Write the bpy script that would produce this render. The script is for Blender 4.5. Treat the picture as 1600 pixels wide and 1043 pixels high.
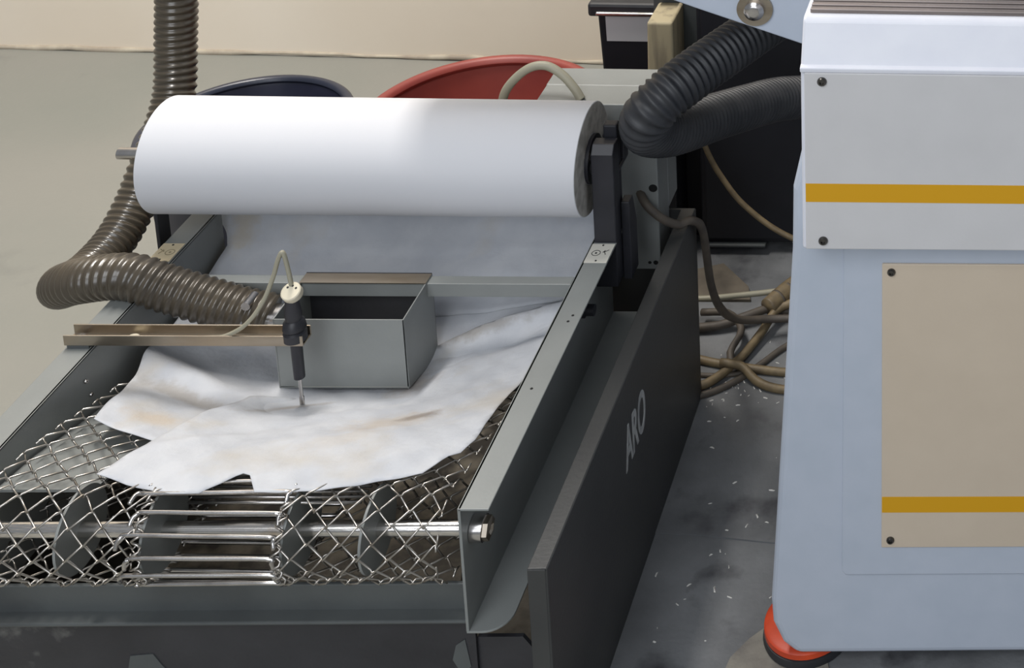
import bpy, bmesh, math, random
from mathutils import Vector, Matrix
from mathutils.geometry import delaunay_2d_cdt
random.seed(7)
sc = bpy.context.scene
for o in list(bpy.data.objects): bpy.data.objects.remove(o)
C = sc.collection

# ------------------------------------------------------------------ camera
# the photograph is the lower left part of a wider picture: principal point at (1821,-546)
F, PX, PY = 2393.8, 1820.9, -545.6
yaw, pitch, roll = 0.064243, 0.238055, 0.046922
fw = Vector((math.sin(yaw)*math.cos(pitch), math.cos(yaw)*math.cos(pitch), -math.sin(pitch)))
rt = Vector((math.cos(yaw), -math.sin(yaw), 0)); up = rt.cross(fw)
r2 = math.cos(roll)*rt + math.sin(roll)*up; u2 = -math.sin(roll)*rt + math.cos(roll)*up
cam = bpy.data.objects.new('camera', bpy.data.cameras.new('camera')); C.objects.link(cam)
cam.matrix_world = Matrix(((r2.x, u2.x, -fw.x, 0), (r2.y, u2.y, -fw.y, 0), (r2.z, u2.z, -fw.z, 1.5), (0, 0, 0, 1)))
cam.data.sensor_width = 36; cam.data.lens = F/1600*36
cam.data.shift_x = (800-PX)/1600; cam.data.shift_y = -(521.5-PY)/1600
cam.data.clip_start = .05
sc.camera = cam
# ------------------------------------------------------------------ light
w = bpy.data.worlds.new('hall'); sc.world = w; w.use_nodes = True
w.node_tree.nodes['Background'].inputs[0].default_value = (.88, .93, 1, 1)
w.node_tree.nodes['Background'].inputs[1].default_value = .26
def area(name, loc, target, sx, sy, power, col):
    l = bpy.data.lights.new(name, 'AREA'); l.shape = 'RECTANGLE'; l.size = sx; l.size_y = sy; l.energy = power; l.color = col
    o = bpy.data.objects.new(name, l); C.objects.link(o); o.location = loc
    o.rotation_euler = (Vector(target)-Vector(loc)).to_track_quat('-Z', 'Y').to_euler(); return o
area('ceiling_lamp_row', (-1.25, 2.05, 2.7), (-1.25, 2.0, 0), .25, 1.2, 56, (1, .955, .90))
area('ceiling_lamp_row_front', (-.95, -1.0, 3.0), (-.6, 1.4, .3), 1.9, 1.3, 44, (.93, .96, 1))
area('window_daylight', (-.75, -2.6, 2.0), (-.55, 1.5, .4), 2.6, 1.4, 46, (.88, .93, 1))
sc.view_settings.view_transform = 'Standard'; sc.view_settings.look = 'None'
sc.view_settings.gamma = 1; sc.view_settings.use_curve_mapping = False
sc.view_settings.exposure = 0.0

# ------------------------------------------------------------------ materials
def lin(c): return tuple(((v/255+.055)/1.055)**2.4 if v > 10 else v/255/12.92 for v in c)+(1,)
def mat(name, col, rough=.5, metal=0, col2=None, scale=8, detail=6, lo=.35, hi=.65, bump=0, bscale=200, stretch=(1, 1, 1), col3=None, scale3=3, lo3=.6, hi3=.7, coat=0):
    m = bpy.data.materials.new(name); m.use_nodes = True; nt = m.node_tree; b = nt.nodes['Principled BSDF']
    b.inputs['Base Color'].default_value = lin(col); b.inputs['Roughness'].default_value = rough; b.inputs['Metallic'].default_value = metal
    b.inputs['Coat Weight'].default_value = coat
    tc = nt.nodes.new('ShaderNodeTexCoord'); mp = nt.nodes.new('ShaderNodeMapping'); mp.inputs['Scale'].default_value = stretch
    nt.links.new(tc.outputs['Object'], mp.inputs[0])
    def noise(s, d=6):
        n = nt.nodes.new('ShaderNodeTexNoise'); n.inputs['Scale'].default_value = s; n.inputs['Detail'].default_value = d
        nt.links.new(mp.outputs[0], n.inputs['Vector']); return n
    cur = None
    if col2:
        n = noise(scale, detail); r = nt.nodes.new('ShaderNodeValToRGB')
        r.color_ramp.elements[0].position = lo; r.color_ramp.elements[1].position = hi
        r.color_ramp.elements[0].color = lin(col); r.color_ramp.elements[1].color = lin(col2)
        nt.links.new(n.outputs['Fac'], r.inputs[0]); cur = r.outputs[0]
    if col3:
        n = noise(scale3, 8); r = nt.nodes.new('ShaderNodeMapRange')
        r.inputs[1].default_value = lo3; r.inputs[2].default_value = hi3
        nt.links.new(n.outputs['Fac'], r.inputs[0])
        mx = nt.nodes.new('ShaderNodeMix'); mx.data_type = 'RGBA'; nt.links.new(r.outputs[0], mx.inputs[0])
        if cur: nt.links.new(cur, mx.inputs[6])
        else: mx.inputs[6].default_value = lin(col)
        mx.inputs[7].default_value = lin(col3); cur = mx.outputs[2]
    if cur: nt.links.new(cur, b.inputs['Base Color'])
    if bump:
        n = noise(bscale, 4); bp = nt.nodes.new('ShaderNodeBump'); bp.inputs['Strength'].default_value = bump; bp.inputs['Distance'].default_value = .002
        nt.links.new(n.outputs['Fac'], bp.inputs['Height']); nt.links.new(bp.outputs[0], b.inputs['Normal'])
    return m
M = {}
M['floor'] = mat('floor_paint', (140, 141, 133), .55, 0, (153, 150, 142), 2.2, 8, .3, .7, .15, 120, col3=(120, 120, 115), scale3=5, lo3=.6, hi3=.75)
M['floor_dark'] = mat('worn_concrete', (96, 98, 100), .6, 0, (128, 130, 132), 9, 8, .35, .7, .3, 150, col3=(66, 66, 70), scale3=14, lo3=.55, hi3=.7)
M['floor_chip'] = mat('bare_concrete', (140, 136, 126), .8, 0, (112, 108, 102), 30, 6, .3, .7, .3, 200)
M['wall'] = mat('beige_wall', (234, 220, 200), .7, 0, (240, 228, 210), 3, 6, .3, .7, .08, 60)
M['beading'] = mat('wall_beading', (165, 152, 135), .7, 0, (195, 185, 165), 25, 6, .35, .65)
M['grey'] = mat('grey_green_paint', (135, 138, 136), .42, 0, (126, 129, 127), 12, 6, .35, .7, .06, 300)
M['greydark'] = mat('dark_grey_paint', (86, 90, 90), .42, 0, (70, 73, 74), 10, 8, .35, .7, .1, 200, col3=(112, 106, 96), scale3=6, lo3=.62, hi3=.8)
M['tank'] = mat('tank_paint', (64, 65, 64), .45, 0, (51, 52, 53), 7, 8, .3, .7, .1, 200, col3=(80, 71, 62), scale3=5, lo3=.6, hi3=.75)
M['grime_and_shade'] = mat('oily_grime_and_shade', (40, 40, 44), .4, 0, (56, 56, 60), 10, 8, .3, .7, .3, 120, col3=(120, 120, 116), scale3=9, lo3=.64, hi3=.7)
M['steel'] = mat('bright_steel', (205, 202, 200), .22, 1, (150, 145, 140), 30, 6, .4, .8)
M['wire'] = mat('galvanised_wire', (196, 192, 186), .32, 1, (140, 132, 122), 60, 4, .4, .8)
M['shaft'] = mat('polished_shaft', (225, 222, 218), .16, 1, (170, 140, 95), 14, 6, .6, .72)
M['bar'] = mat('stainless_bar', (176, 166, 152), .38, 1, (150, 138, 122), 40, 5, .4, .7, stretch=(.2, 1, 1))
M['paper'] = mat('filter_fleece', (196, 198, 202), .95, 0, (182, 185, 191), 26, 8, .35, .7, .45, 110, col3=(186, 180, 170), scale3=9, lo3=.56, hi3=.74)
def stain_and_shade(m, spots):
    nt = m.node_tree; b = nt.nodes['Principled BSDF']; cur = b.inputs['Base Color'].links[0].from_socket
    tc = nt.nodes.new('ShaderNodeTexCoord')
    n = nt.nodes.new('ShaderNodeTexNoise'); n.inputs['Scale'].default_value = 42; n.inputs['Detail'].default_value = 9; n.inputs['Roughness'].default_value = .7
    nt.links.new(tc.outputs['Object'], n.inputs['Vector'])
    for (cx, cy, cz, rx, ry, rot, col, amt) in spots:
        sub = nt.nodes.new('ShaderNodeVectorMath'); sub.operation = 'SUBTRACT'; sub.inputs[1].default_value = (cx, cy, cz); nt.links.new(tc.outputs['Object'], sub.inputs[0])
        mp = nt.nodes.new('ShaderNodeVectorRotate'); mp.rotation_type = 'Z_AXIS'; mp.inputs['Angle'].default_value = -rot; nt.links.new(sub.outputs[0], mp.inputs['Vector'])
        sc_ = nt.nodes.new('ShaderNodeVectorMath'); sc_.operation = 'MULTIPLY'; sc_.inputs[1].default_value = (1/rx, 1/ry, 6); nt.links.new(mp.outputs[0], sc_.inputs[0])
        ln = nt.nodes.new('ShaderNodeVectorMath'); ln.operation = 'LENGTH'; nt.links.new(sc_.outputs[0], ln.inputs[0])
        ad = nt.nodes.new('ShaderNodeMath'); ad.operation = 'MULTIPLY_ADD'; ad.inputs[1].default_value = 2.2; ad.inputs[2].default_value = -1.1; nt.links.new(n.outputs['Fac'], ad.inputs[0])
        su = nt.nodes.new('ShaderNodeMath'); su.operation = 'ADD'; nt.links.new(ad.outputs[0], su.inputs[0]); nt.links.new(ln.outputs['Value'], su.inputs[1])
        r = nt.nodes.new('ShaderNodeMapRange'); r.interpolation_type = 'SMOOTHSTEP'; r.inputs[1].default_value = .15; r.inputs[2].default_value = 1.25; r.inputs[3].default_value = amt; r.inputs[4].default_value = 0
        nt.links.new(su.outputs[0], r.inputs[0])
        mx = nt.nodes.new('ShaderNodeMix'); mx.data_type = 'RGBA'; nt.links.new(r.outputs[0], mx.inputs[0]); nt.links.new(cur, mx.inputs[6]); mx.inputs[7].default_value = lin(col); cur = mx.outputs[2]
    nt.links.new(cur, b.inputs['Base Color'])
stain_and_shade(M['paper'], [(-.672, 1.375, .33, .050, .030, .45, (186, 172, 154), .6), (-.690, 1.325, .345, .045, .016, .3, (190, 180, 166), .4), (-.648, 1.39, .32, .022, .009, .5, (110, 96, 82), .55),
    (-.905, 1.383, .335, .035, .016, -.4, (188, 172, 152), .6), (-.920, 1.452, .30, .085, .012, -.38, (150, 142, 132), .6), (-.655, 1.578, .27, .075, .009, .2, (136, 130, 122), .6),  # the two long grey spots paint crease shade into the paper
    (-.98, 1.715, .315, .018, .05, 0, (184, 172, 150), .6), (-.80, 1.44, .30, .05, .006, .5, (150, 138, 124), .5), (-.70, 1.50, .27, .03, .03, 0, (160, 146, 130), .6)])
M['stain_and_shade'] = mat('soiled_fleece', (205, 196, 184), .95, 0, (150, 132, 112), 55, 8, .62, .7)
M['rollpaper'] = mat('clean_fleece', (206, 207, 211), .9)
M['rollend'] = mat('roll_end', (190, 186, 178), .9, 0, (160, 156, 148), 60, 4, .4, .6)
M['black'] = mat('black_steel', (30, 31, 36), .45, 0, (40, 40, 46), 20, 6)
M['cabinet'] = mat('black_cabinet_paint', (22, 23, 30), .6, 0, (28, 29, 36), 12, 6)
M['rubber'] = mat('black_rubber', (38, 40, 44), .5, 0, (52, 53, 56), 30, 6, .4, .7)
M['navy'] = mat('navy_plastic', (38, 40, 58), .4, 0, (46, 48, 66), 20)
M['navyrim'] = mat('navy_plastic_rim', (44, 48, 62), .3)
M['terra'] = mat('terracotta_plastic', (150, 68, 58), .45, 0, (136, 60, 54), 14)
M['hose'] = mat('brown_pvc', (78, 70, 58), .28, 0, (66, 60, 51), 14, 6, .35, .7, coat=.25)
M['hosecoil'] = mat('brown_pvc_coil', (98, 86, 68), .25, 0, (80, 72, 60), 14, 6, .35, .7, coat=.3)
M['blue'] = mat('pale_blue_enamel', (186, 194, 207), .42, 0, (181, 190, 203), 30, 6, .35, .7, .08, 90)
M['white'] = mat('white_enamel', (222, 224, 232), .32, 0, (216, 218, 228), 20, 5, .35, .7, .25, 30)
M['cream'] = mat('cream_panel', (206, 191, 171), .45, 0, (202, 187, 167), 20, 6, .35, .7, .05, 300)
M['lightgrey'] = mat('light_grey_panel', (208, 207, 208), .45, 0, (204, 203, 204), 20, 6, .35, .7, .05, 300)
M['yellow'] = mat('yellow_stripe', (214, 158, 12), .45)
M['screw'] = mat('dark_screw', (96, 94, 92), .3, 1)
M['hole'] = mat('hole_black', (10, 10, 11), .8)
M['orange'] = mat('orange_rubber', (216, 78, 38), .45, 0, (180, 62, 40), 25, 5, .4, .7)
M['bellows'] = mat('grey_way_cover', (140, 130, 126), .4, .5, (110, 102, 98), 60, 4, .35, .65, stretch=(.1, 1, 1))
M['label'] = mat('white_plate', (226, 222, 210), .5)
M['labelold'] = mat('yellowed_plate', (222, 208, 176), .5, 0, (206, 190, 156), 40)
M['ink'] = mat('black_ink', (34, 34, 34), .6)
M['inkfaded'] = mat('faded_ink', (150, 138, 110), .6)
M['paint_letters'] = mat('grey_letters', (190, 192, 190), .6, 0, (150, 152, 152), 60)
M['creamplastic'] = mat('cream_plastic', (214, 206, 184), .4)
M['cable'] = mat('grey_cable', (150, 146, 128), .5)
M['cablebrown'] = mat('dirty_cable', (126, 110, 82), .55, 0, (96, 84, 64), 60, 6)
M['cabledark'] = mat('dark_cable', (74, 68, 62), .6, 0, (90, 82, 72), 40)
M['post'] = mat('beige_block', (176, 164, 134), .7, 0, (120, 112, 96), 20, 8, .5, .75, stretch=(3, 3, .4))
M['cardboard'] = mat('dirty_board', (110, 102, 90), .9, 0, (80, 74, 66), 20)
M['chip'] = mat('metal_chip', (220, 218, 212), .4)
M['swarf'] = mat('swarf_heap', (96, 86, 76), .7, 0, (190, 182, 172), 90, 6, .55, .62)
M['sludge'] = mat('wet_sludge', (74, 70, 65), .3, 0, (150, 142, 128), 30, 8, .42, .64)

# ------------------------------------------------------------------ helpers
def link(name, me, m, parent=None):
    o = bpy.data.objects.new(name, me); C.objects.link(o)
    if m and not me.materials: me.materials.append(M[m] if isinstance(m, str) else m)
    if parent: o.parent = parent; o.matrix_parent_inverse = Matrix.Translation(-parent.location)
    return o
def tag(o, label, cat, group=None):
    o['label'] = label; o['category'] = cat
    if group: o['group'] = group
    return o
def struct(o): o['kind'] = 'structure'; return o
def thing(name, label, cat, loc=(0, 0, 0), group=None):
    o = bpy.data.objects.new(name, None); C.objects.link(o); o.location = loc; o.empty_display_size = .02
    return tag(o, label, cat, group)
def obj(name, bm, m, parent=None, smooth=False):
    bmesh.ops.recalc_face_normals(bm, faces=bm.faces)
    me = bpy.data.meshes.new(name); bm.to_mesh(me); bm.free()
    if smooth:
        for p in me.polygons: p.use_smooth = True
    return link(name, me, m, parent)
def bevel(o, wdt=.002, seg=2):
    md = o.modifiers.new('bevel', 'BEVEL'); md.width = wdt; md.segments = seg; md.limit_method = 'ANGLE'; md.angle_limit = math.radians(40)
    return o
def bx(bm, x0, x1, y0, y1, z0, z1):
    vs = [bm.verts.new((x, y, z)) for z in (z0, z1) for y in (y0, y1) for x in (x0, x1)]
    for f in ((0, 1, 3, 2), (4, 5, 7, 6), (0, 1, 5, 4), (2, 3, 7, 6), (0, 2, 6, 4), (1, 3, 7, 5)): bm.faces.new([vs[i] for i in f])
    return vs
def box(name, r, m, parent=None, bev=0, seg=2):
    bm = bmesh.new(); bx(bm, *r); o = obj(name, bm, m, parent)
    if bev: bevel(o, bev, seg)
    return o
def prism(name, pts, axis, a, b, m, parent=None, bev=0, seg=2):
    """outline in the two other axes (kept in x,y,z order), extruded along axis from a to b"""
    def P(p, t): return {'x': (t, p[0], p[1]), 'y': (p[0], t, p[1]), 'z': (p[0], p[1], t)}[axis]
    bm = bmesh.new(); A = [bm.verts.new(P(p, a)) for p in pts]; B = [bm.verts.new(P(p, b)) for p in pts]
    bm.faces.new(A); bm.faces.new(B[::-1]); n = len(pts)
    for i in range(n): bm.faces.new((A[i], A[(i+1) % n], B[(i+1) % n], B[i]))
    o = obj(name, bm, m, parent)
    if bev: bevel(o, bev, seg)
    return o
def catmull(pts, per=12):
    P = [Vector(p) for p in pts]; P = [2*P[0]-P[1]]+P+[2*P[-1]-P[-2]]; out = []
    for i in range(1, len(P)-2):
        for k in range(per):
            t = k/per; a, b, c, d = P[i-1], P[i], P[i+1], P[i+2]
            out.append(.5*((2*b)+(c-a)*t+(2*a-5*b+4*c-d)*t*t+(3*b-a-3*c+d)*t**3))
    out.append(P[-2]); return out
def resample(pts, step):
    L = [0]
    for a, b in zip(pts, pts[1:]): L.append(L[-1]+(b-a).length)
    n = max(2, int(L[-1]/step)); out = []; j = 0
    for i in range(n+1):
        s = L[-1]*i/n
        while j < len(L)-2 and L[j+1] < s: j += 1
        t = (s-L[j])/max(1e-9, L[j+1]-L[j]); out.append(pts[j].lerp(pts[j+1], min(1, t)))
    return out, L[-1]
def sweep(bm, pts, rad, seg=12, caps=True):
    n = len(pts); T = [(pts[min(n-1, i+1)]-pts[max(0, i-1)]).normalized() for i in range(n)]
    a = Vector((0, 0, 1)) if abs(T[0].z) < .9 else Vector((1, 0, 0)); N = (a-T[0]*a.dot(T[0])).normalized(); rings = []
    for i in range(n):
        N = (N-T[i]*N.dot(T[i])).normalized(); B = T[i].cross(N); r = rad(i) if callable(rad) else rad
        rings.append([bm.verts.new(pts[i]+r*(math.cos(2*math.pi*k/seg)*N+math.sin(2*math.pi*k/seg)*B)) for k in range(seg)])
    for p, q in zip(rings, rings[1:]):
        for k in range(seg): bm.faces.new((p[k], p[(k+1) % seg], q[(k+1) % seg], q[k]))
    if caps: bm.faces.new(rings[0][::-1]); bm.faces.new(rings[-1])
def tube(name, pts, r, m, parent=None, seg=10, step=None, curve=True):
    P = catmull(pts) if curve and len(pts) > 2 else [Vector(p) for p in pts]
    if step: P, _ = resample(P, step)
    bm = bmesh.new(); sweep(bm, P, r, seg); return obj(name, bm, m, parent, True)
def ribbed(name, pts, r, amp, pitch, m, parent=None, seg=22, sharp=1.0):
    P, L = resample(catmull(pts, 20), pitch/7)
    st = L/(len(P)-1)
    def rad(i):
        c = .5+.5*math.cos(2*math.pi*i*st/pitch); return r-amp+2*amp*(c**sharp)
    bm = bmesh.new(); sweep(bm, P, rad, seg); return obj(name, bm, m, parent, True)
def lathe(name, prof, centre, axis, m, parent=None, seg=48, smooth=True, closed=False):
    bm = bmesh.new(); cx = Vector(centre); rings = []
    for r, h in prof:
        ring = []
        for k in range(seg):
            a = 2*math.pi*k/seg; u, v = r*math.cos(a), r*math.sin(a)
            ring.append(bm.verts.new(cx+Vector({'x': (h, u, v), 'y': (u, h, v), 'z': (u, v, h)}[axis])))
        rings.append(ring)
    pr = list(zip(rings, rings[1:]))+([(rings[-1], rings[0])] if closed else [])
    for p, q in pr:
        for k in range(seg): bm.faces.new((p[k], p[(k+1) % seg], q[(k+1) % seg], q[k]))
    if not closed:
        bm.faces.new(rings[0][::-1]); bm.faces.new(rings[-1])
    o = obj(name, bm, m, parent, smooth)
    if smooth:
        md = o.modifiers.new('es', 'EDGE_SPLIT'); md.split_angle = math.radians(38)
    return o
def screw(name, p, axis, r, m, parent, depth=.003, sgn=1):
    o = lathe(name, [(r, 0), (r, sgn*depth*.5), (r*.75, sgn*depth), (r*.45, sgn*depth), (r*.4, sgn*depth*.5)], p, axis, m, parent, 16)
    return o
def flatpoly(name, pts, m, parent=None):
    bm = bmesh.new(); bm.faces.new([bm.verts.new(p) for p in pts]); return obj(name, bm, m, parent)
def text(name, body, size, matrix, m, parent, ext=.0003):
    cu = bpy.data.curves.new(name, 'FONT'); cu.body = body; cu.size = size; cu.extrude = ext; cu.offset = .0012; cu.align_x = 'LEFT'
    t = bpy.data.objects.new('tmp', cu); C.objects.link(t); dg = bpy.context.evaluated_depsgraph_get()
    me = bpy.data.meshes.new_from_object(t.evaluated_get(dg)); bpy.data.objects.remove(t)
    me.transform(matrix); me.materials.clear(); me.name = name
    return link(name, me, m, parent)

# ------------------------------------------------------------------ setting
fl = struct(box('floor', (-6, 4, -4, 2.9, -.1, 0), 'floor'))
wl = struct(prism('wall_back', [(-6, 2.82), (4, 2.585), (4, 2.75), (-6, 2.98)], 'z', -.1, 3.6, 'wall'))
bm = bmesh.new(); P = [Vector((-6+i*.05, 2.819-i*.05*.0235, .004+random.uniform(-.002, .002))) for i in range(201)]
sweep(bm, P, lambda i: .004+random.uniform(-.0015, .002), 6); bb = struct(obj('baseboard_back', bm, 'beading', None, True))
# worn bare zone between filter tank and grinder, a thin raised older layer towards the back
p = prism('worn_patch', [(-.47, .9), (.6, .9), (.6, 2.6), (-.60, 2.6), (-.56, 1.9)], 'z', 0, .0015, 'floor_dark', fl)
p = prism('old_screed', [(-.47, 1.572), (-.42, 1.570), (-.324, 1.557), (-.1, 1.55), (-.1, 2.2), (-.55, 2.2), (-.55, 1.575)], 'z', .0015, .0035, 'floor_dark', fl)
p = prism('bare_patch', [(-.345, 1.36), (-.338, 1.40), (-.322, 1.424), (-.308, 1.438), (-.25, 1.45), (-.22, 1.36), (-.25, 1.2), (-.33, 1.2)], 'z', .0015, .003, 'floor_chip', fl)

# ------------------------------------------------------------------ filter tank
T = thing('filter_tank', 'grey steel coolant filter tank with side rails, cross bar and stencilled letters', 'tank', (-.76, 1.5, 0))
prism('side_wall', [(1.229, 0), (1.229, .29), (1.805, .29), (1.805, 0)], 'x', -.469, -.465, 'tank', T, .001)
prism('wall_lip', [(-.484, .286), (-.484, .29), (-.4655, .2905), (-.4655, .286)], 'y', 1.229, 1.805, 'tank', T, .001)
prism('front_flange', [(-.484, 0), (-.484, .289), (-.4665, .289), (-.4665, 0)], 'y', 1.2285, 1.2315, 'tank', T, .001)
box('side_wall', (-1.026, -1.022, 1.246, 1.805, 0, .22), 'tank', T)
box('back_wall', (-1.022, -.469, 1.801, 1.805, 0, .29), 'tank', T)
box('front_wall', (-1.022, -.543, 1.246, 1.250, 0, .222), 'grime_and_shade', T)
prism('front_wall', [(-.543, 0), (-.543, .19), (-.50, .19), (-.487, .17), (-.484, .0)], 'y', 1.250, 1.254, 'grime_and_shade', T)
for pts in ([(-.872, .150), (-.866, .176), (-.845, .178), (-.838, .165), (-.826, .148), (-.83, .10), (-.87, .10)], [(-.566, .168), (-.562, .185), (-.553, .192), (-.549, .160), (-.558, .150)]):
    prism('peeled_patch', pts, 'y', 1.2452, 1.2462, 'greydark', T)
box('front_plate', (-1.02, -.545, 1.250, 1.254, .222, .2525), 'greydark', T, .001)
box('front_ledge', (-1.022, -.545, 1.236, 1.252, .2195, .2235), 'greydark', T, .0015)
box('floor_plate', (-1.022, -.469, 1.25, 1.80, .01, .014), 'sludge', T)
bm = bmesh.new()   # dried sludge shelf against the right inside
prism('splash_plate', [(1.285, .326), (1.285, .329), (1.34, .319), (1.40, .301), (1.47, .283), (1.47, .280), (1.40, .298), (1.34, .316)], 'x', -.996, -.905, 'grey', T)
prism('sludge_bank', [(-.57, .20), (-.545, .215), (-.545, .345), (-.552, .33), (-.56, .27)], 'y', 1.27, 1.45, 'sludge', T, .004)
bm.free()
def rail(sg, xw, lab):
    """C channel: web at xw, flanges pointing outwards (sg)"""
    t = .0025; fx = xw+sg*.0285; bxx = xw+sg*.038
    y0, y1 = 1.226, 1.69
    bm = bmesh.new(); bx(bm, min(xw, xw+sg*t), max(xw, xw+sg*t), y0, y1, .2215, .36)
    o = obj('side_rail', bm, 'grey', T)
    o2 = box('top_flange', (min(xw, fx), max(xw, fx), y0, y1, .3575, .36), 'grey', o, .0008)
    n = 8; r = .024                                     # bottom flange with a rounded front corner
    pts = [(xw, y0), (bxx-sg*r, y0)]+[(bxx-sg*r+sg*r*math.sin(a), y0+r-r*math.cos(a)) for a in [math.pi/2*i/n for i in range(1, n)]]+[(bxx, y0+r), (bxx, y1), (xw, y1)]
    prism('bottom_flange', pts, 'z', .219, .2215, 'grey', o, .0006)
    return o
rr = rail(1, -.5425, 0); rl = rail(-1, -.9985, 0)
# label plates with the belt pictogram
def plate(x0, x1, y0, y1, m, ink, par, mir):
    o = box('label_plate', (x0, x1, y0, y1, .36, .3607), m, par)
    cx, cy = (x0+x1)/2, (y0+y1)/2; d = -1 if mir else 1
    lathe('pictogram_ring', [(.0052, 0), (.0052, .0003), (.0044, .0003), (.0044, 0)], (cx-d*.004, cy, .3606), 'z', ink, o, 20, False, True)
    lathe('pictogram_dot', [(.0015, 0), (.0013, .0003)], (cx-d*.004, cy, .3606), 'z', ink, o, 10, False)
    bm = bmesh.new()
    for a, b in (((.0035, .001), (.0095, .0055)), ((.005, .0022), (.0075, -.003)), ((.0035, .001), (.0055, .0045))):
        A = Vector((cx+d*a[0], cy+a[1], .3609)); B = Vector((cx+d*b[0], cy+b[1], .3609)); sweep(bm, [A, A.lerp(B, .5), B], .0004, 5)
    obj('pictogram_arrow', bm, ink, o)
    for yy in (y0+.003, y1-.003): lathe('rivet', [(.0013, 0), (.001, .0007)], (cx, yy, .3606), 'z', 'ink', o, 10)
plate(-.5405, -.5145, 1.592, 1.627, 'label', 'ink', rr, False)
plate(-1.0265, -1.0025, 1.589, 1.622, 'labelold', 'inkfaded', rl, True)
for x, y in ((-.5235, 1.4995), (-.5255, 1.4895), (-.529, 1.385)):
    lathe('hole', [(.0016, 0), (.0014, .0003)], (x, y, .36), 'z', 'hole', rr, 10, False)
for x, y, z in ((-.9977, 1.425, .335), (-.9977, 1.43, .315)): screw('rivet', (x, y, z), 'x', .0022, 'steel', rl, .002)
# cross bar (angle) between the rails
cb = prism('cross_bar', [(1.552, .3435), (1.552, .3605), (1.566, .3605), (1.566, .3580), (1.5545, .3580), (1.5545, .3435)], 'x', -.9985, -.5425, 'grey', T, .0007)
# lettering painted along the right wall
mx = Matrix(((0, 0, 1, -.4647), (1, 0, 0, 1.474), (0, 1, 0, .178), (0, 0, 0, 1))) @ Matrix.Diagonal((.50, 1, 1, 1))
text('painted_letters', 'ARO', .075, mx @ Matrix.Shear('XY', 4, (0, 0)) if False else mx, 'paint_letters', T)
# roll brackets on the rail ends
def bracket(x0, x1, z1, par):
    pts = [(1.630, .30), (1.652, .30), (1.652, .440), (1.690, .440), (1.690, .475), (1.676, .475), (1.672, .4462), (1.6535, .4462), (1.652, z1), (1.638, z1), (1.630, z1-.010)]
    return prism('roll_bracket', pts, 'x', x0, x1, 'black', par, .001)
bracket(-.5395, -.514, .486, T); bracket(-1.0395, -1.0355, .470, T)
box('bracket_arm', (-.532, -.516, 1.655, 1.668, .30, .500), 'cabinet', T, .002)
prism('gusset', [(1.652, .295), (1.680, .295), (1.680, .36), (1.668, .40), (1.652, .40)], 'x', -.514, -.504, 'black', T, .001)
lathe('bolt_stub', [(.009, 0), (.009, .012), (.0065, .013), (.0065, .022)], (-.540, 1.555, .325), 'x', 'black', T, 20)

# ------------------------------------------------------------------ drive shaft and supporting discs
Ya, Za = 1.25, .3165
S = thing('drive_shaft', 'polished steel shaft with thin discs turning the front end of the mesh belt', 'shaft', (-.77, Ya, Za))
lathe('shaft', [(.0072, -1.04), (.0072, -.534)], (0, Ya, Za), 'x', 'shaft', S, 28)
for x in (-.898, -.823, -.698, -.628):
    lathe('disc', [(.0072, x-.0012), (0.0385, x-.0012), (0.0385, x+.0012), (.0072, x+.0012)], (0, Ya, Za), 'x', 'grey', S, 48)
lathe('collar', [(.0125, -.5395), (.0125, -.5285), (.011, -.528)], (0, Ya, Za), 'x', 'steel', S, 28)
lathe('end_nut', [(.0115, -.528), (.0115, -.5235), (.006, -.5225), (.004, -.5245)], (0, Ya, Za), 'x', 'bar', S, 6, False)

# ------------------------------------------------------------------ belt surface
def lerpt(x, xs, ys):
    if x <= xs[0]: return ys[0]
    for i in range(len(xs)-1):
        if x <= xs[i+1]:
            t = (x-xs[i])/(xs[i+1]-xs[i]); return ys[i]+(ys[i+1]-ys[i])*t
    return ys[-1]
def edge(Y): return lerpt(Y, [1.2, 1.265, 1.3, 1.35, 1.40, 1.45, 1.5, 1.55, 1.6, 1.65, 1.7], [.356, .3565, .3535, .342, .326, .310, .300, .295, .294, .302, .318])
def sag(Y): return lerpt(Y, [1.265, 1.3, 1.4, 1.5, 1.56, 1.6, 1.65, 1.7], [0, .003, .02, .04, .042, .034, .016, .006])
def zb0(x, Y):
    u = max(-1, min(1, (x+.77)/.22)); return edge(Y)-sag(Y)*(1-u*u)
def zb(x, Y): return sum(zb0(x, Y+d) for d in (-.03, -.02, -.01, 0, .01, .02, .03))/7
RB = .0435
def belt(x, s, off=0):
    """point on the belt loop: s<0 upper run (s = -distance behind the shaft), then the arc, then the lower run"""
    arc = math.pi*RB
    if s < 0:
        Y = Ya-s; k = min(1, -s/.03); z = (1-k)*(Za+RB)+k*(zb(x, Y)-.0045); return Vector((x, Y, z+off))
    if s < arc:
        a = s/RB; return Vector((x, Ya-(RB+off)*math.sin(a), Za+(RB+off)*math.cos(a)))
    d = s-arc; return Vector((x, Ya+d, Za-RB-off-.10*d))
Bt = thing('mesh_belt', 'looped conveyor belt of zigzag steel wire mesh with straight rods in the middle', 'conveyor belt', (-.77, 1.3, .25))
HX, SP = .0145, .0140
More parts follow.
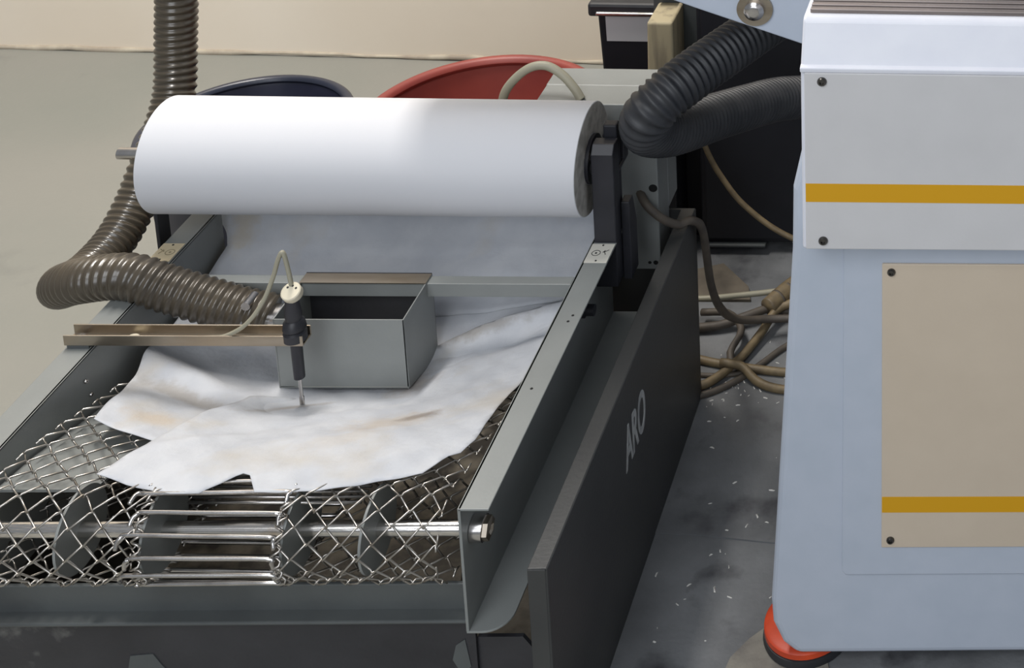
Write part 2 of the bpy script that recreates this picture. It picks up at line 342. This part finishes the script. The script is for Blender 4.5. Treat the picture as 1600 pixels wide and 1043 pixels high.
def spiral(x0, x1, s, ph, i):
    n = int(round((x1-x0)/HX)); bm = bmesh.new(); pts = []; h = .0020
    for k in range(n+1):                       # flattened helix: one stroke above, the next below
        side = 1 if (k+ph) % 2 else -1
        x = x0+k*HX+random.uniform(-.0010, .0010); c = s+side*(SP*.5+.0006)+random.uniform(-.0012, .0012)
        sl = 1 if side > 0 else -1
        for dx, o, q in ((-.0017, -h*sl, .0016), (0.0, 0, 0), (.0017, h*sl, .0016)):
            if (k == 0 and dx < 0) or (k == n and dx > 0): continue
            pts.append(belt(x+dx, c-side*q, o))
    # hooked ends
    e = belt(x0-.001, s+(SP*.1), -.002); pts = [e]+pts
    pts.append(belt(x1+.001, s-(SP*.1), .002))
    sweep(bm, pts, .00098, 6); obj('wire_spiral', bm, 'wire', Bt, True)
rows = int(.21/SP)
for i in range(-rows, 28):
    s = i*SP
    if s > math.pi*RB+.12: break
    spiral(-.987, -.987+11*HX, s, i % 2, i)
    spiral(-.702, -.702+10*HX, s, i % 2, i)
# straight rods with bent ends in the middle
for i in range(-2, 13):
    s = i*.0185+.004
    bm = bmesh.new(); j = random.uniform(-.002, .002)
    a, b = -.838+(.008 if i % 2 else 0), -.703
    pts = [belt(a-.003, s+.011, .001), belt(a-.002, s+.004, .0015), belt(a+.001, s+.001, .0015), belt(a+.006, s+j, .001), belt(-.77, s, .001), belt(b-.004, s-j, .001), belt(b, s+.004, .0015), belt(b+.002, s+.011, .0015)]
    sweep(bm, catmull(pts, 4), .0021, 8); obj('cross_rod', bm, 'steel', Bt, True)
# twisted wire along both ends of the rods
for x in (-.824, -.700):
    P = []; s = -.03
    while s < math.pi*RB+.02:
        P.append(belt(x+.0045*math.cos(s*480), s, .0026*math.sin(s*480))); s += .0022
    bm = bmesh.new(); sweep(bm, P, .0012, 6); obj('edge_chain', bm, 'wire', Bt, True)
# rod grid lying under the belt
G = thing('rod_grid', 'flat grid of thin parallel steel rods under the torn front edge of the paper', 'grid', (-.74, 1.3, .33))
gm = None
for i in range(22):
    y = 1.246+i*.0072
    z = zb(-.74, y)-.0125
    if y < 1.25: continue
    if gm is None:
        bm = bmesh.new(); sweep(bm, [Vector((-.80, 0, 0)), Vector((-.74, 0, 0)), Vector((-.642, 0, 0))], .0016, 6); o = obj('grid_rod', bm, 'steel', G, True); gm = o.data
    else: o = link('grid_rod', gm, None, G)
    o.location = (0, y, z)

# ------------------------------------------------------------------ paper
R0 = (-.791, 1.66, .453)
R = thing('paper_roll', 'large roll of white filter paper with its sheet running down over the mesh belt', 'paper roll', (R0[0], R0[1], R0[2]-.066))
lathe('roll', [(.0655, -1.034), (.066, -1.0335), (.066, -.5485), (.0655, -.548)], (0, R0[1], R0[2]), 'x', 'rollpaper', R, 96)
rings = []
for k in range(14):
    r = .065-k*.0026; rings += [(r, -.5478+(.0003 if k % 2 else 0))]
lathe('roll_end', [(.065, -.5482)]+rings+[(.029, -.5482)], (0, R0[1], R0[2]), 'x', 'rollend', R, 64, True, True)
lathe('core', [(.029, -.549), (.029, -.5440), (.020, -.5440), (.020, -.549)], (0, R0[1], R0[2]), 'x', 'black', R, 40, True, True)
SPN = tag(lathe('spindle', [(.0062, -1.089), (.0068, -1.0885), (.0068, -.53), (.006, -.529)], (0, R0[1], R0[2]), 'x', 'steel', None, 24), 'round steel spindle carrying the paper roll, its left end sticking out', 'spindle')
def cloth(name, outline, zf, m, parent, step=.006, thick=.0006):
    n = len(outline); V = []; 
    for i in range(n):
        a, b = Vector(outline[i]), Vector(outline[(i+1) % n]); k = max(1, int((b-a).length/step))
        for j in range(k): V.append(a.lerp(b, j/k))
    ne = len(V)
    def inside(q):
        c = False
        for i in range(n):
            (x1, y1), (x2, y2) = outline[i], outline[(i+1) % n]
            if (y1 > q[1]) != (y2 > q[1]) and q[0] < (x2-x1)*(q[1]-y1)/(y2-y1)+x1: c = not c
        return c
    xs = [p[0] for p in outline]; ys = [p[1] for p in outline]; y = min(ys); r = 0
    while y < max(ys):
        x = min(xs)+(step*.5 if r % 2 else 0)
        while x < max(xs):
            q = Vector((x, y))
            if inside(q) and min((q-v).length for v in V[:ne]) > step*.5: V.append(q)
            x += step
        y += step*.87; r += 1
    ov, oe, of, *_ = delaunay_2d_cdt(V, [], [list(range(ne))], 1, 1e-6)
    me = bpy.data.meshes.new(name); me.from_pydata([(v.x, v.y, zf(v.x, v.y)) for v in ov], [], [f for f in of]); me.update()
    for p in me.polygons: p.use_smooth = True
    o = link(name, me, m, parent); md = o.modifiers.new('thick', 'SOLIDIFY'); md.thickness = thick; md.offset = 0
    return o
def gs(x, y, cx, cy, sx, sy, rot=0):
    dx, dy = x-cx, y-cy; c, s = math.cos(rot), math.sin(rot); u = (dx*c+dy*s)/sx; v = (-dx*s+dy*c)/sy
    return math.exp(-(u*u+v*v))
def wr(x, y): return .0009*math.sin(31*x+47*y+1)+.0007*math.sin(83*x-41*y)+.0004*math.sin(150*x+170*y)
def zA(x, y):
    z = zb(x, y)+.003+wr(x, y)
    z += .012*gs(x, y, -.93, 1.485, .10, .016, -.38)-.004*gs(x, y, -.915, 1.448, .10, .014, -.38)+.005*gs(x, y, -.89, 1.60, .05, .03)
    z += .006*gs(x, y, -.95, 1.40, .03, .03)
    return z
def zBf(x, y):
    z = zb(x, y)+.006+wr(x+.3, y)
    z += .010*gs(x, y, -.838, 1.462, .045, .018, .55)-.017*gs(x, y, -.785, 1.442, .034, .026)+.006*gs(x, y, -.87, 1.38, .03, .05)
    z -= .016*gs(x, y, -.735, 1.475, .060, .034)
    z += .004*gs(x, y, -.735, 1.415, .06, .022)
    z += .005*gs(x, y, -.66, 1.50, .03, .06, -.6)
    z += .010*gs(x, y, -.62, 1.588, .10, .010, .22)-.006*gs(x, y, -.62, 1.555, .08, .014, .22)+.003*gs(x, y, -.62, 1.46, .012, .10, -.25)
    z += .0035*gs(x, y, -.83, 1.33, .05, .010, .5)-.003*gs(x, y, -.80, 1.36, .06, .012, .4)
    z += .004*gs(x, y, -.70, 1.33, .10, .02, .2)
    z -= .003*gs(x, y, -.62, 1.40, .04, .04)
    return z
A = [(-.992, 1.622), (-.990, 1.546), (-.984, 1.498), (-.956, 1.370), (-.874, 1.333), (-.845, 1.374), (-.77, 1.36), (-.66, 1.38), (-.575, 1.45), (-.553, 1.60), (-.553, 1.622)]
B = [(-.891, 1.270), (-.873, 1.315), (-.865, 1.365), (-.864, 1.408), (-.846, 1.445), (-.812, 1.468), (-.788, 1.473), (-.763, 1.505), (-.745, 1.528), (-.7, 1.566), (-.641, 1.592), (-.558, 1.606), (-.560, 1.558), (-.566, 1.488), (-.567, 1.412), (-.563, 1.322), (-.568, 1.3), (-.577, 1.294), (-.591, 1.268), (-.646, 1.253), (-.69, 1.247), (-.711, 1.244), (-.733, 1.243), (-.750, 1.268), (-.757, 1.270), (-.783, 1.243), (-.809, 1.243), (-.856, 1.256)]
cloth('paper_sheet', A, zA, 'paper', R)
cloth('folded_front_sheet', B, zBf, 'paper', R)
# sheet running back under the cross bar and up to the back of the roll
bm = bmesh.new(); prof = catmull([(0, 1.684, 0), (0, 1.701, .012), (0, 1.714, .040), (0, 1.722, .085), (0, 1.7262, .155)], 6); grid = []
for i in range(41):
    x = -.992+i*(.439/40); xt = -1.014+i*(.456/40); z0 = zA(x, 1.684)+.0012; col = []
    for k in range(12):
        y = 1.612+k*.006; col.append(bm.verts.new((x, y, zA(x, y)+.0012)))
    for q in prof:
        t = q.z/.155; col.append(bm.verts.new((x+(xt-x)*min(1, t*6), q.y+.004*math.sin(40*x)*t*(1-t), z0+(.45-z0)*t)))
    grid.append(col)
for a, b in zip(grid, grid[1:]):
    for k in range(len(a)-1): bm.faces.new((a[k], b[k], b[k+1], a[k+1]))
o = obj('hanging_sheet', bm, 'paper', R, True); md = o.modifiers.new('thick', 'SOLIDIFY'); md.thickness = .0006
# coolant soil on the paper: brown dirt with a shape of its own
def soil(name, cx, cy, rx, ry, rot, zf, n=40):
    pts = []
    for k in range(n):
        a = 2*math.pi*k/n; r = 1+.22*math.sin(3*a+cx*50)+.15*math.sin(7*a+cy*90); u, v = rx*r*math.cos(a), ry*r*math.sin(a)
        pts.append((cx+u*math.cos(rot)-v*math.sin(rot), cy+u*math.sin(rot)+v*math.cos(rot)))
    return pts

# ------------------------------------------------------------------ inlet box
I = thing('inlet_box', 'open grey sheet metal inlet box hanging from the cross bar', 'box', (-.77, 1.53, .265))
t = .0012
prism('front_panel', [(-.838, .276), (-.838, .3605), (-.7015, .3605), (-.7005, .276)], 'y', 1.490, 1.490+t, 'grey', I)
prism('side_panel', [(1.490, .2735), (1.490, .3605), (1.566, .3625), (1.566, .268), (1.553, .258)], 'x', -.7025, -.7025+t, 'grey', I)
prism('side_panel', [(1.490, .2735), (1.490, .3605), (1.566, .3625), (1.566, .268), (1.553, .258)], 'x', -.8395, -.8395+t, 'grey', I)
box('back_panel', (-.8395, -.7015, 1.566, 1.566+t, .268, .3635), 'grime_and_shade', I)  # dark colour here paints the shade inside the box
box('hook_strip', (-.8395, -.7015, 1.549, 1.5672, .3620, .3632), 'bar', I)
prism('bottom_shade_panel', [(1.4905, .2735), (1.4905, .2747), (1.553, .2592), (1.566, .2692), (1.566, .268), (1.553, .258)], 'x', -.8395, -.7015, 'grey', I)  # bottom added to keep light off the paper under the box
lathe('pipe_stub', [(.0165, -.872), (.0165, -.839), (.0150, -.839), (.0150, -.872)], (0, 1.528, .332), 'x', 'steel', I, 32, True, True)

# ------------------------------------------------------------------ brown hose
Hs = thing('corrugated_hose', 'brown corrugated hose looping from above round to the inlet box', 'hose', (-1.1, 1.7, .25))
ribbed('hose_tube', [(-1.125, 1.90, .90), (-1.130, 1.89, .68), (-1.133, 1.88, .573), (-1.137, 1.87, .487), (-1.134, 1.85, .426), (-1.133, 1.82, .389), (-1.138, 1.79, .353), (-1.142, 1.76, .320), (-1.145, 1.72, .296), (-1.146, 1.67, .291), (-1.136, 1.62, .308), (-1.112, 1.575, .338), (-1.070, 1.545, .367), (-1.013, 1.532, .382), (-.972, 1.530, .369), (-.925, 1.529, .353), (-.89, 1.528, .342), (-.862, 1.528, .335)], .0235, .0013, .0095, 'hose', Hs, 28, .8)
lathe('hose_clamp', [(.0255, -.884), (.0258, -.872), (.0245, -.872), (.0245, -.884)], (0, 1.529, .3335), 'x', 'steel', Hs, 36, True, True)
lathe('clamp_screw', [(.005, 1.510), (.005, 1.530)], (-.878, 0, .361), 'y', 'steel', Hs, 12)
box('hose_tag', (-1.158, -1.154, 1.776, 1.779, .342, .358), 'label', Hs)

# ------------------------------------------------------------------ level sensor on its arm
L = thing('level_sensor', 'black float level sensor on a flat steel arm reaching over the paper', 'sensor', (-.9, 1.45, .36))
ch = prism('arm', [(1.442, .3645), (1.442, .3765), (1.4435, .3765), (1.4435, .366), (1.4595, .366), (1.4595, .3765), (1.461, .3765), (1.461, .3645)], 'x', -1.026, -.784, 'bar', L, .0004)
lathe('bolt', [(.005, 0), (.005, .003), (.0025, .003), (.0025, .0015)], (-1.015, 1.451, .366), 'z', 'steel', L, 16)
lathe('bolt', [(.0075, 0), (.006, .002), (.002, .003)], (-.962, 1.451, .366), 'z', 'creamplastic', L, 16)
box('foot', (-1.024, -1.002, 1.443, 1.46, .36, .3645), 'greydark', L)
SX, SY = -.795, 1.450
lathe('sensor_body', [(.0055, -.052), (.0058, -.006), (.0115, -.0045), (.0115, .004), (.009, .006), (.0115, .009), (.0105, .016), (.0075, .019), (.0085, .026), (.0068, .040), (.0058, .052)], (SX, SY, .3725), 'z', 'black', L, 24)
lathe('sensor_rod', [(.0018, .281), (.0024, .2815), (.0024, .296), (.0018, .297), (.0018, .322)], (SX, SY, 0), 'z', 'steel', L, 12)
ax = Vector((0, -.55, .83)).normalized()
cp = lathe('cable_plug', [(.0085, -.006), (.0098, -.004), (.0098, .004), (.0088, .005)], (0, 0, 0), 'z', 'creamplastic', L, 24)
cp.parent = L; cp.matrix_parent_inverse = Matrix.Translation(-L.location)
cp.matrix_basis = Matrix.Translation((SX+.001, SY, .4235)) @ ax.to_track_quat('Z', 'Y').to_matrix().to_4x4()
for k in range(3):
    a = .6+k*.9
    q = lathe('pin_hole', [(.0013, 0), (.0011, .0005)], (.0055*math.cos(a), .0055*math.sin(a), .0048), 'z', 'ink', cp, 8, False); q.matrix_parent_inverse = Matrix.Identity(4)
tube('sensor_cable', [(SX, SY+.003, .426), (SX-.003, SY+.004, .450), (SX-.007, SY+.005, .468), (SX-.012, SY+.004, .460), (SX-.018, SY+.002, .440), (SX-.028, SY-.004, .414), (SX-.045, SY-.008, .391), (SX-.07, SY-.003, .373), (SX-.09, SY, .3685)], .0023, 'cable', L, 10)

# ------------------------------------------------------------------ drive housing at the back right corner
D = thing('drive_housing', 'light grey sheet metal drive housing behind the right end of the paper roll', 'housing', (-.545, 1.71, .29))
h = box('housing_body', (-.6445, -.4975, 1.750, 1.799, .238, .4715), 'grey', D, .0015)
box('housing_hood', (-.6450, -.4970, 1.795, 1.838, .297, .4720), 'grey', D, .0015)
for x, z, r in ((-.5035, .248, .0032), (-.5110, .248, .0022)): lathe('screw_hole', [(r, 0), (r*.8, -.0006)], (x, 1.750, z), 'y', 'hole', h, 12, False)
lathe('cable_hole', [(.0055, 0), (.005, -.0006)], (-.5035, 1.750, .355), 'y', 'hole', h, 14, False)
for x, r in ((-.640, .004), (-.630, .0026)): lathe('screw_hole', [(r, 0), (r*.8, .0006)], (x, 1.755, .4715), 'z', 'hole', h, 12, False)
tag(tube('arched_cable', [(-.69, 1.775, .36), (-.692, 1.775, .443), (-.690, 1.775, .468), (-.677, 1.775, .489), (-.657, 1.775, .506), (-.637, 1.776, .509), (-.617, 1.772, .500), (-.600, 1.765, .485), (-.590, 1.760, .472)], .0055, 'cable', None, 14), 'cream cable arching over from behind the roll onto the drive housing', 'cable')

# ------------------------------------------------------------------ tubs behind
def tub(name, label, cx, cy, r, zt, rb, m, mr, lip):
    o = thing(name, label, 'tub', (cx, cy, 0))
    lathe('tub_body', [(.001, .004), (rb-.003, .004), (r-.012, zt-.012), (r-.008, zt-.004), (r-.003, zt-.004), (r-.007, zt-.016), (rb, 0), (.001, 0)], (cx, cy, 0), 'z', m, o, 72, True, True)
    n = 10; lathe('rim', [(r-lip*.45+lip*.55*math.cos(2*math.pi*k/n), zt-.004+lip*.5*math.sin(2*math.pi*k/n)) for k in range(n)], (cx, cy, 0), 'z', mr, o, 72, True, True)
    return o
tb = tub('plastic_tub', 'round dark navy plastic tub behind the left half of the paper roll', -1.125, 1.984, .134, .298, .100, 'navy', 'navyrim', .012)
tub('plastic_tub', 'round terracotta red plastic tub behind the paper roll', -.822, 2.030, .166, .292, .128, 'terra', 'terra', .016)
bm = bmesh.new()
# lidded bin by the wall
K = thing('waste_bin', 'black lidded plastic bin with a pale label at the foot of the wall', 'bin', (-.66, 2.32, 0))
prism('bin_body', [(-.708, 0), (-.724, .335), (-.56, .335), (-.57, 0)], 'y', 2.252, 2.42, 'cabinet', K, .004)
box('bin_lid', (-.737, -.55, 2.244, 2.43, .333, .356), 'rubber', K, .005)
box('lid_edge', (-.724, -.56, 2.2405, 2.245, .337, .343), 'steel', K, .002)
prism('bin_label', [(-.7105, .289), (-.7115, .335-.001), (-.62, .334), (-.62, .289)], 'y', 2.2505, 2.2525, 'lightgrey', K)
bm.free()
W = thing('beige_block', 'beige upright block with a flat worn top beside the black bin', 'block', (-.588, 2.13, 0))
prism('block_body', [(-.606, .30), (-.604, .402), (-.567, .402), (-.567, .30)], 'y', 2.098, 2.165, 'post', W, .004, 3)
box('stand', (-.603, -.57, 2.102, 2.165, 0, .30), 'cabinet', W, .002)
box('back_plate', (-.612, -.545, 2.165, 2.175, .25, .418), 'greydark', W, .001)
box('dark_gap_sheet', (-.612, -.536, 2.165, 2.175, 0, .25), 'cabinet', W)  # dark sheet added to hide lit floor between block and cabinet
box('top_clip', (-.604, -.578, 2.150, 2.172, .4185, .423), 'post', W, .001)
Q = thing('steel_cabinet', 'black steel cabinet in the dark corner behind the grinder', 'cabinet', (-.35, 2.3, 0))
box('cabinet_body', (-.538, -.27, 2.12, 2.55, .02, .70), 'cabinet', Q, .003)
box('cabinet_door', (-.530, -.28, 2.114, 2.12, .03, .68), 'cabinet', Q, .002)
box('plinth_edge', (-.538, -.44, 2.110, 2.12, .018, .022), 'greydark', Q, .001)

# ------------------------------------------------------------------ black hoses and cables at the back
HB = thing('black_hose', 'thick black corrugated hose doubling back beside the drive housing', 'hose', (-.44, 1.62, .45))
ribbed('hose_tube', [(-.33, 1.87, .555), (-.359, 1.80, .566), (-.392, 1.74, .563), (-.43, 1.68, .555), (-.457, 1.645, .543), (-.475, 1.638, .522), (-.480, 1.660, .492), (-.470, 1.702, .464), (-.456, 1.748, .444), (-.438, 1.80, .426), (-.413, 1.87, .399), (-.386, 1.94, .371), (-.353, 2.0, .342), (-.31, 2.06, .32)], .0285, .0018, .0085, 'rubber', HB, 26, 1.4)
def cab(label, pts, r, m): return tag(tube('cable', pts, r, m, None, 8, .01), label, 'cable', 'cables lying on the floor behind the tank')
cab('thick ribbed brown cable curving down to the tank on the messy floor', [(-.36, 1.97, .03), (-.392, 1.955, .025), (-.408, 1.915, .016), (-.430, 1.862, .012), (-.465, 1.818, .010), (-.50, 1.82, .008)], .0062, 'cablebrown')
cab('brown cable running straight across the floor under the others', [(-.52, 1.885, .008), (-.475, 1.868, .008), (-.42, 1.855, .008), (-.36, 1.845, .008), (-.30, 1.84, .008)], .0058, 'cablebrown')
cab('pale cable lying highest over the heap from tank to grinder', [(-.53, 1.965, .035), (-.49, 1.962, .038), (-.43, 1.975, .036), (-.38, 1.985, .035), (-.32, 1.99, .03)], .0042, 'cable')
cab('brown cable leaving the heap towards the grinder foot', [(-.45, 1.85, .02), (-.42, 1.845, .018), (-.395, 1.825, .010), (-.36, 1.812, .008), (-.30, 1.81, .008)], .0058, 'cablebrown')
cab('dark cable under the thick ribbed cable', [(-.50, 1.795, .006), (-.465, 1.802, .006), (-.43, 1.825, .006), (-.40, 1.86, .006), (-.37, 1.90, .006), (-.33, 1.93, .006)], .0048, 'cabledark')
cab('dark cable winding through the middle of the heap', [(-.52, 1.93, .012), (-.47, 1.935, .014), (-.43, 1.95, .02), (-.40, 1.965, .02), (-.36, 1.96, .012), (-.30, 1.95, .010)], .0062, 'cabledark')
cab('short dark loop of cable at the back of the heap', [(-.50, 1.955, .02), (-.46, 1.945, .026), (-.435, 1.915, .022), (-.442, 1.875, .016), (-.43, 1.85, .006)], .0052, 'cabledark')
cab('thin dark cable flat on the floor beside the tank', [(-.50, 1.845, .005), (-.45, 1.842, .005), (-.40, 1.85, .005), (-.34, 1.85, .005)], .0036, 'cabledark')
tag(tube('cable', [(-.532, 1.775, .352), (-.520, 1.752, .347), (-.508, 1.738, .338), (-.490, 1.738, .320), (-.474, 1.752, .302), (-.462, 1.768, .297), (-.456, 1.80, .26), (-.457, 1.84, .15), (-.452, 1.875, .085), (-.435, 1.90, .05), (-.40, 1.925, .032), (-.36, 1.93, .03)], .0055, 'cabledark', None, 8), 'dark grey cable dropping over the back corner of the tank to the floor', 'cable')
tag(tube('cable', [(-.52, 2.04, .27), (-.505, 2.04, .222), (-.487, 2.04, .185), (-.455, 2.035, .143), (-.40, 2.03, .10), (-.32, 2.02, .07)], .0042, 'cablebrown', None, 8), 'thin brownish cable hanging in front of the black cabinet', 'cable')
cs = thing('cable_sleeve', 'tan cable sleeve with ties where cables enter the grinder', 'sleeve', (-.38, 1.985, .03))
tube('sleeve_tube', [(-.405, 1.955, .028), (-.385, 1.985, .032), (-.36, 2.02, .034)], .014, 'cablebrown', cs, 16)
for a in (.25, .5): 
    c = Vector((-.405, 1.955, .028)).lerp(Vector((-.36, 2.02, .034)), a); d = (Vector((-.36, 2.02, .034))-Vector((-.405, 1.955, .028))).normalized()
    tube('tie', [c-d*.0015, c+d*.0015], .0152, 'cabledark', cs, 16, None, False)
tag(prism('board_offcut', [(-.545, 2.00), (-.537, 2.07), (-.498, 2.085), (-.449, 2.03), (-.44, 2.0)], 'z', .0035, .008, 'cardboard'), 'dirty piece of board on the floor in front of the black cabinet', 'board')
bm = bmesh.new()
for k in range(110):
    if k < 26: x, y, s = random.uniform(-.45, -.30), random.uniform(1.40, 1.72), random.uniform(.0006, .0022)
    else: x, y, s = random.gauss(-.42, .04), random.gauss(1.83, .035), random.uniform(.0006, .0018)
    if x < -.458 or x > -.28: continue
    z = .0016 if y < 1.555 else .0036
    if y < 1.45 and x > -.33: z = .0031
    a = random.uniform(0, 6.28); l = s*random.uniform(1, 2.6); c, q = math.cos(a), math.sin(a)
    v = [bm.verts.new((x+c*u-q*w_, y+q*u+c*w_, z+h_)) for u, w_, h_ in ((-l, -s*.5, 0), (l, -s*.5, 0), (l*.7, s*.5, 0), (-l*.8, s*.4, 0), (0, 0, s*.9))]
    for f in ((0, 1, 4), (1, 2, 4), (2, 3, 4), (3, 0, 4), (3, 2, 1, 0)): bm.faces.new([v[i] for i in f])
o = tag(obj('metal_chips', bm, 'chip'), 'tiny bright metal chips scattered on the dark floor', 'chips'); o['kind'] = 'stuff'

# ------------------------------------------------------------------ grinder
GR = thing('surface_grinder', 'pale blue and white surface grinder with cream panels and yellow stripes', 'machine', (0, 1.7, 0))
base = [(-.262, .0245), (-.278, .040), (-.288, .066), (-.2895, .095), (-.262, .525), (-.2605, .596), (-.250, .645), (-.250, .70), (.55, .70), (.55, .0245)]
prism('base_casting', base, 'y', 1.380, 2.06, 'blue', GR, .010, 4)
# shallow raised field round the lower panel
prism('raised_field', [(-.2085, .134), (-.2125, .139), (-.209, .535), (.5, .535), (.5, .134)], 'y', 1.3765, 1.384, 'blue', GR, .0015)
pn = box('cover_panel', (-.170, .45, 1.3738, 1.3766, .172, .517), 'cream', GR, .0008)
box('stripe', (-.1695, .45, 1.3734, 1.3742, .217, .2365), 'yellow', pn)
for z in (.508, .182): screw('screw', (-.1605, 1.3738, z), 'y', .0042, 'screw', pn, .003, -1)
hd = [(1.346, .553), (1.346, .752), (1.362, .793), (1.367, .7955), (1.85, .7955), (1.85, .553)]
prism('table_head', hd, 'x', -.2445, .55, 'white', GR, .003, 3)
pn = box('cover_panel', (-.2405, .45, 1.3425, 1.346, .5555, .7475), 'lightgrey', GR, .0012)
box('stripe', (-.2400, .45, 1.3421, 1.3429, .6085, .6285), 'yellow', pn)
for z in (.7385, .5655): screw('screw', (-.2235, 1.3425, z), 'y', .0046, 'screw', pn, .003, -1)
prism('panel_bead', [(1.3425, .7475), (1.3425, .7520), (1.348, .7545), (1.348, .7475)], 'x', -.2445, .45, 'white', GR, .001)
gm = None
for k in range(14):
    y = 1.371+k*.0085
    r = (-.239, .5, y, y+.0062, .794, .8000)
    if gm is None: o = box('way_cover_fold', r, 'bellows', GR, .0012); gm = o; y00 = y
    else: o = link('way_cover_fold', gm.data, None, GR); o.location = (0, y-y00, .0006*k)
    if k: bevel(o, .0012)
# wing plate behind the table with bolt, and the column rising above the frame
prism('wing_plate_and_blocker', [(-.81, .805), (-.447, .672), (-.415, .660), (-.22, .590), (-.20, .95), (-.81, .95)], 'y', 1.64, 1.78, 'blue', GR, .002)  # unseen left end and depth added to shade the right of the roll
lathe('washer', [(.0205, 1.6405), (.0205, 1.6365), (.011, 1.6365), (.011, 1.6405)], (-.3485, 0, .6615), 'y', M['bar'], GR, 32, True, True)
lathe('wing_bolt', [(.0115, 1.640), (.0115, 1.632), (.008, 1.629), (.005, 1.6285)], (-.3485, 0, .6615), 'y', 'steel', GR, 24)
box('column', (-.24, .5, 1.86, 2.5, .70, 2.0), 'blue', GR, .02, 3)
FT = thing('levelling_foot', 'orange rimmed round machine foot under the corner of the grinder', 'foot', (-.262, 1.43, 0))
lathe('rubber_base', [(.049, .003), (.050, .006), (.049, .013), (.045, .014)], (-.258, 1.432, 0), 'z', 'rubber', FT, 48)
lathe('orange_ring', [(.045, .013), (.0485, .015), (.0485, .0215), (.046, .0235), (.03, .0240)], (-.258, 1.432, 0), 'z', 'orange', FT, 48)
box('machine_plinth', (-.205, .5, 1.425, 2.0, .003, .0255), 'cabinet', GR)
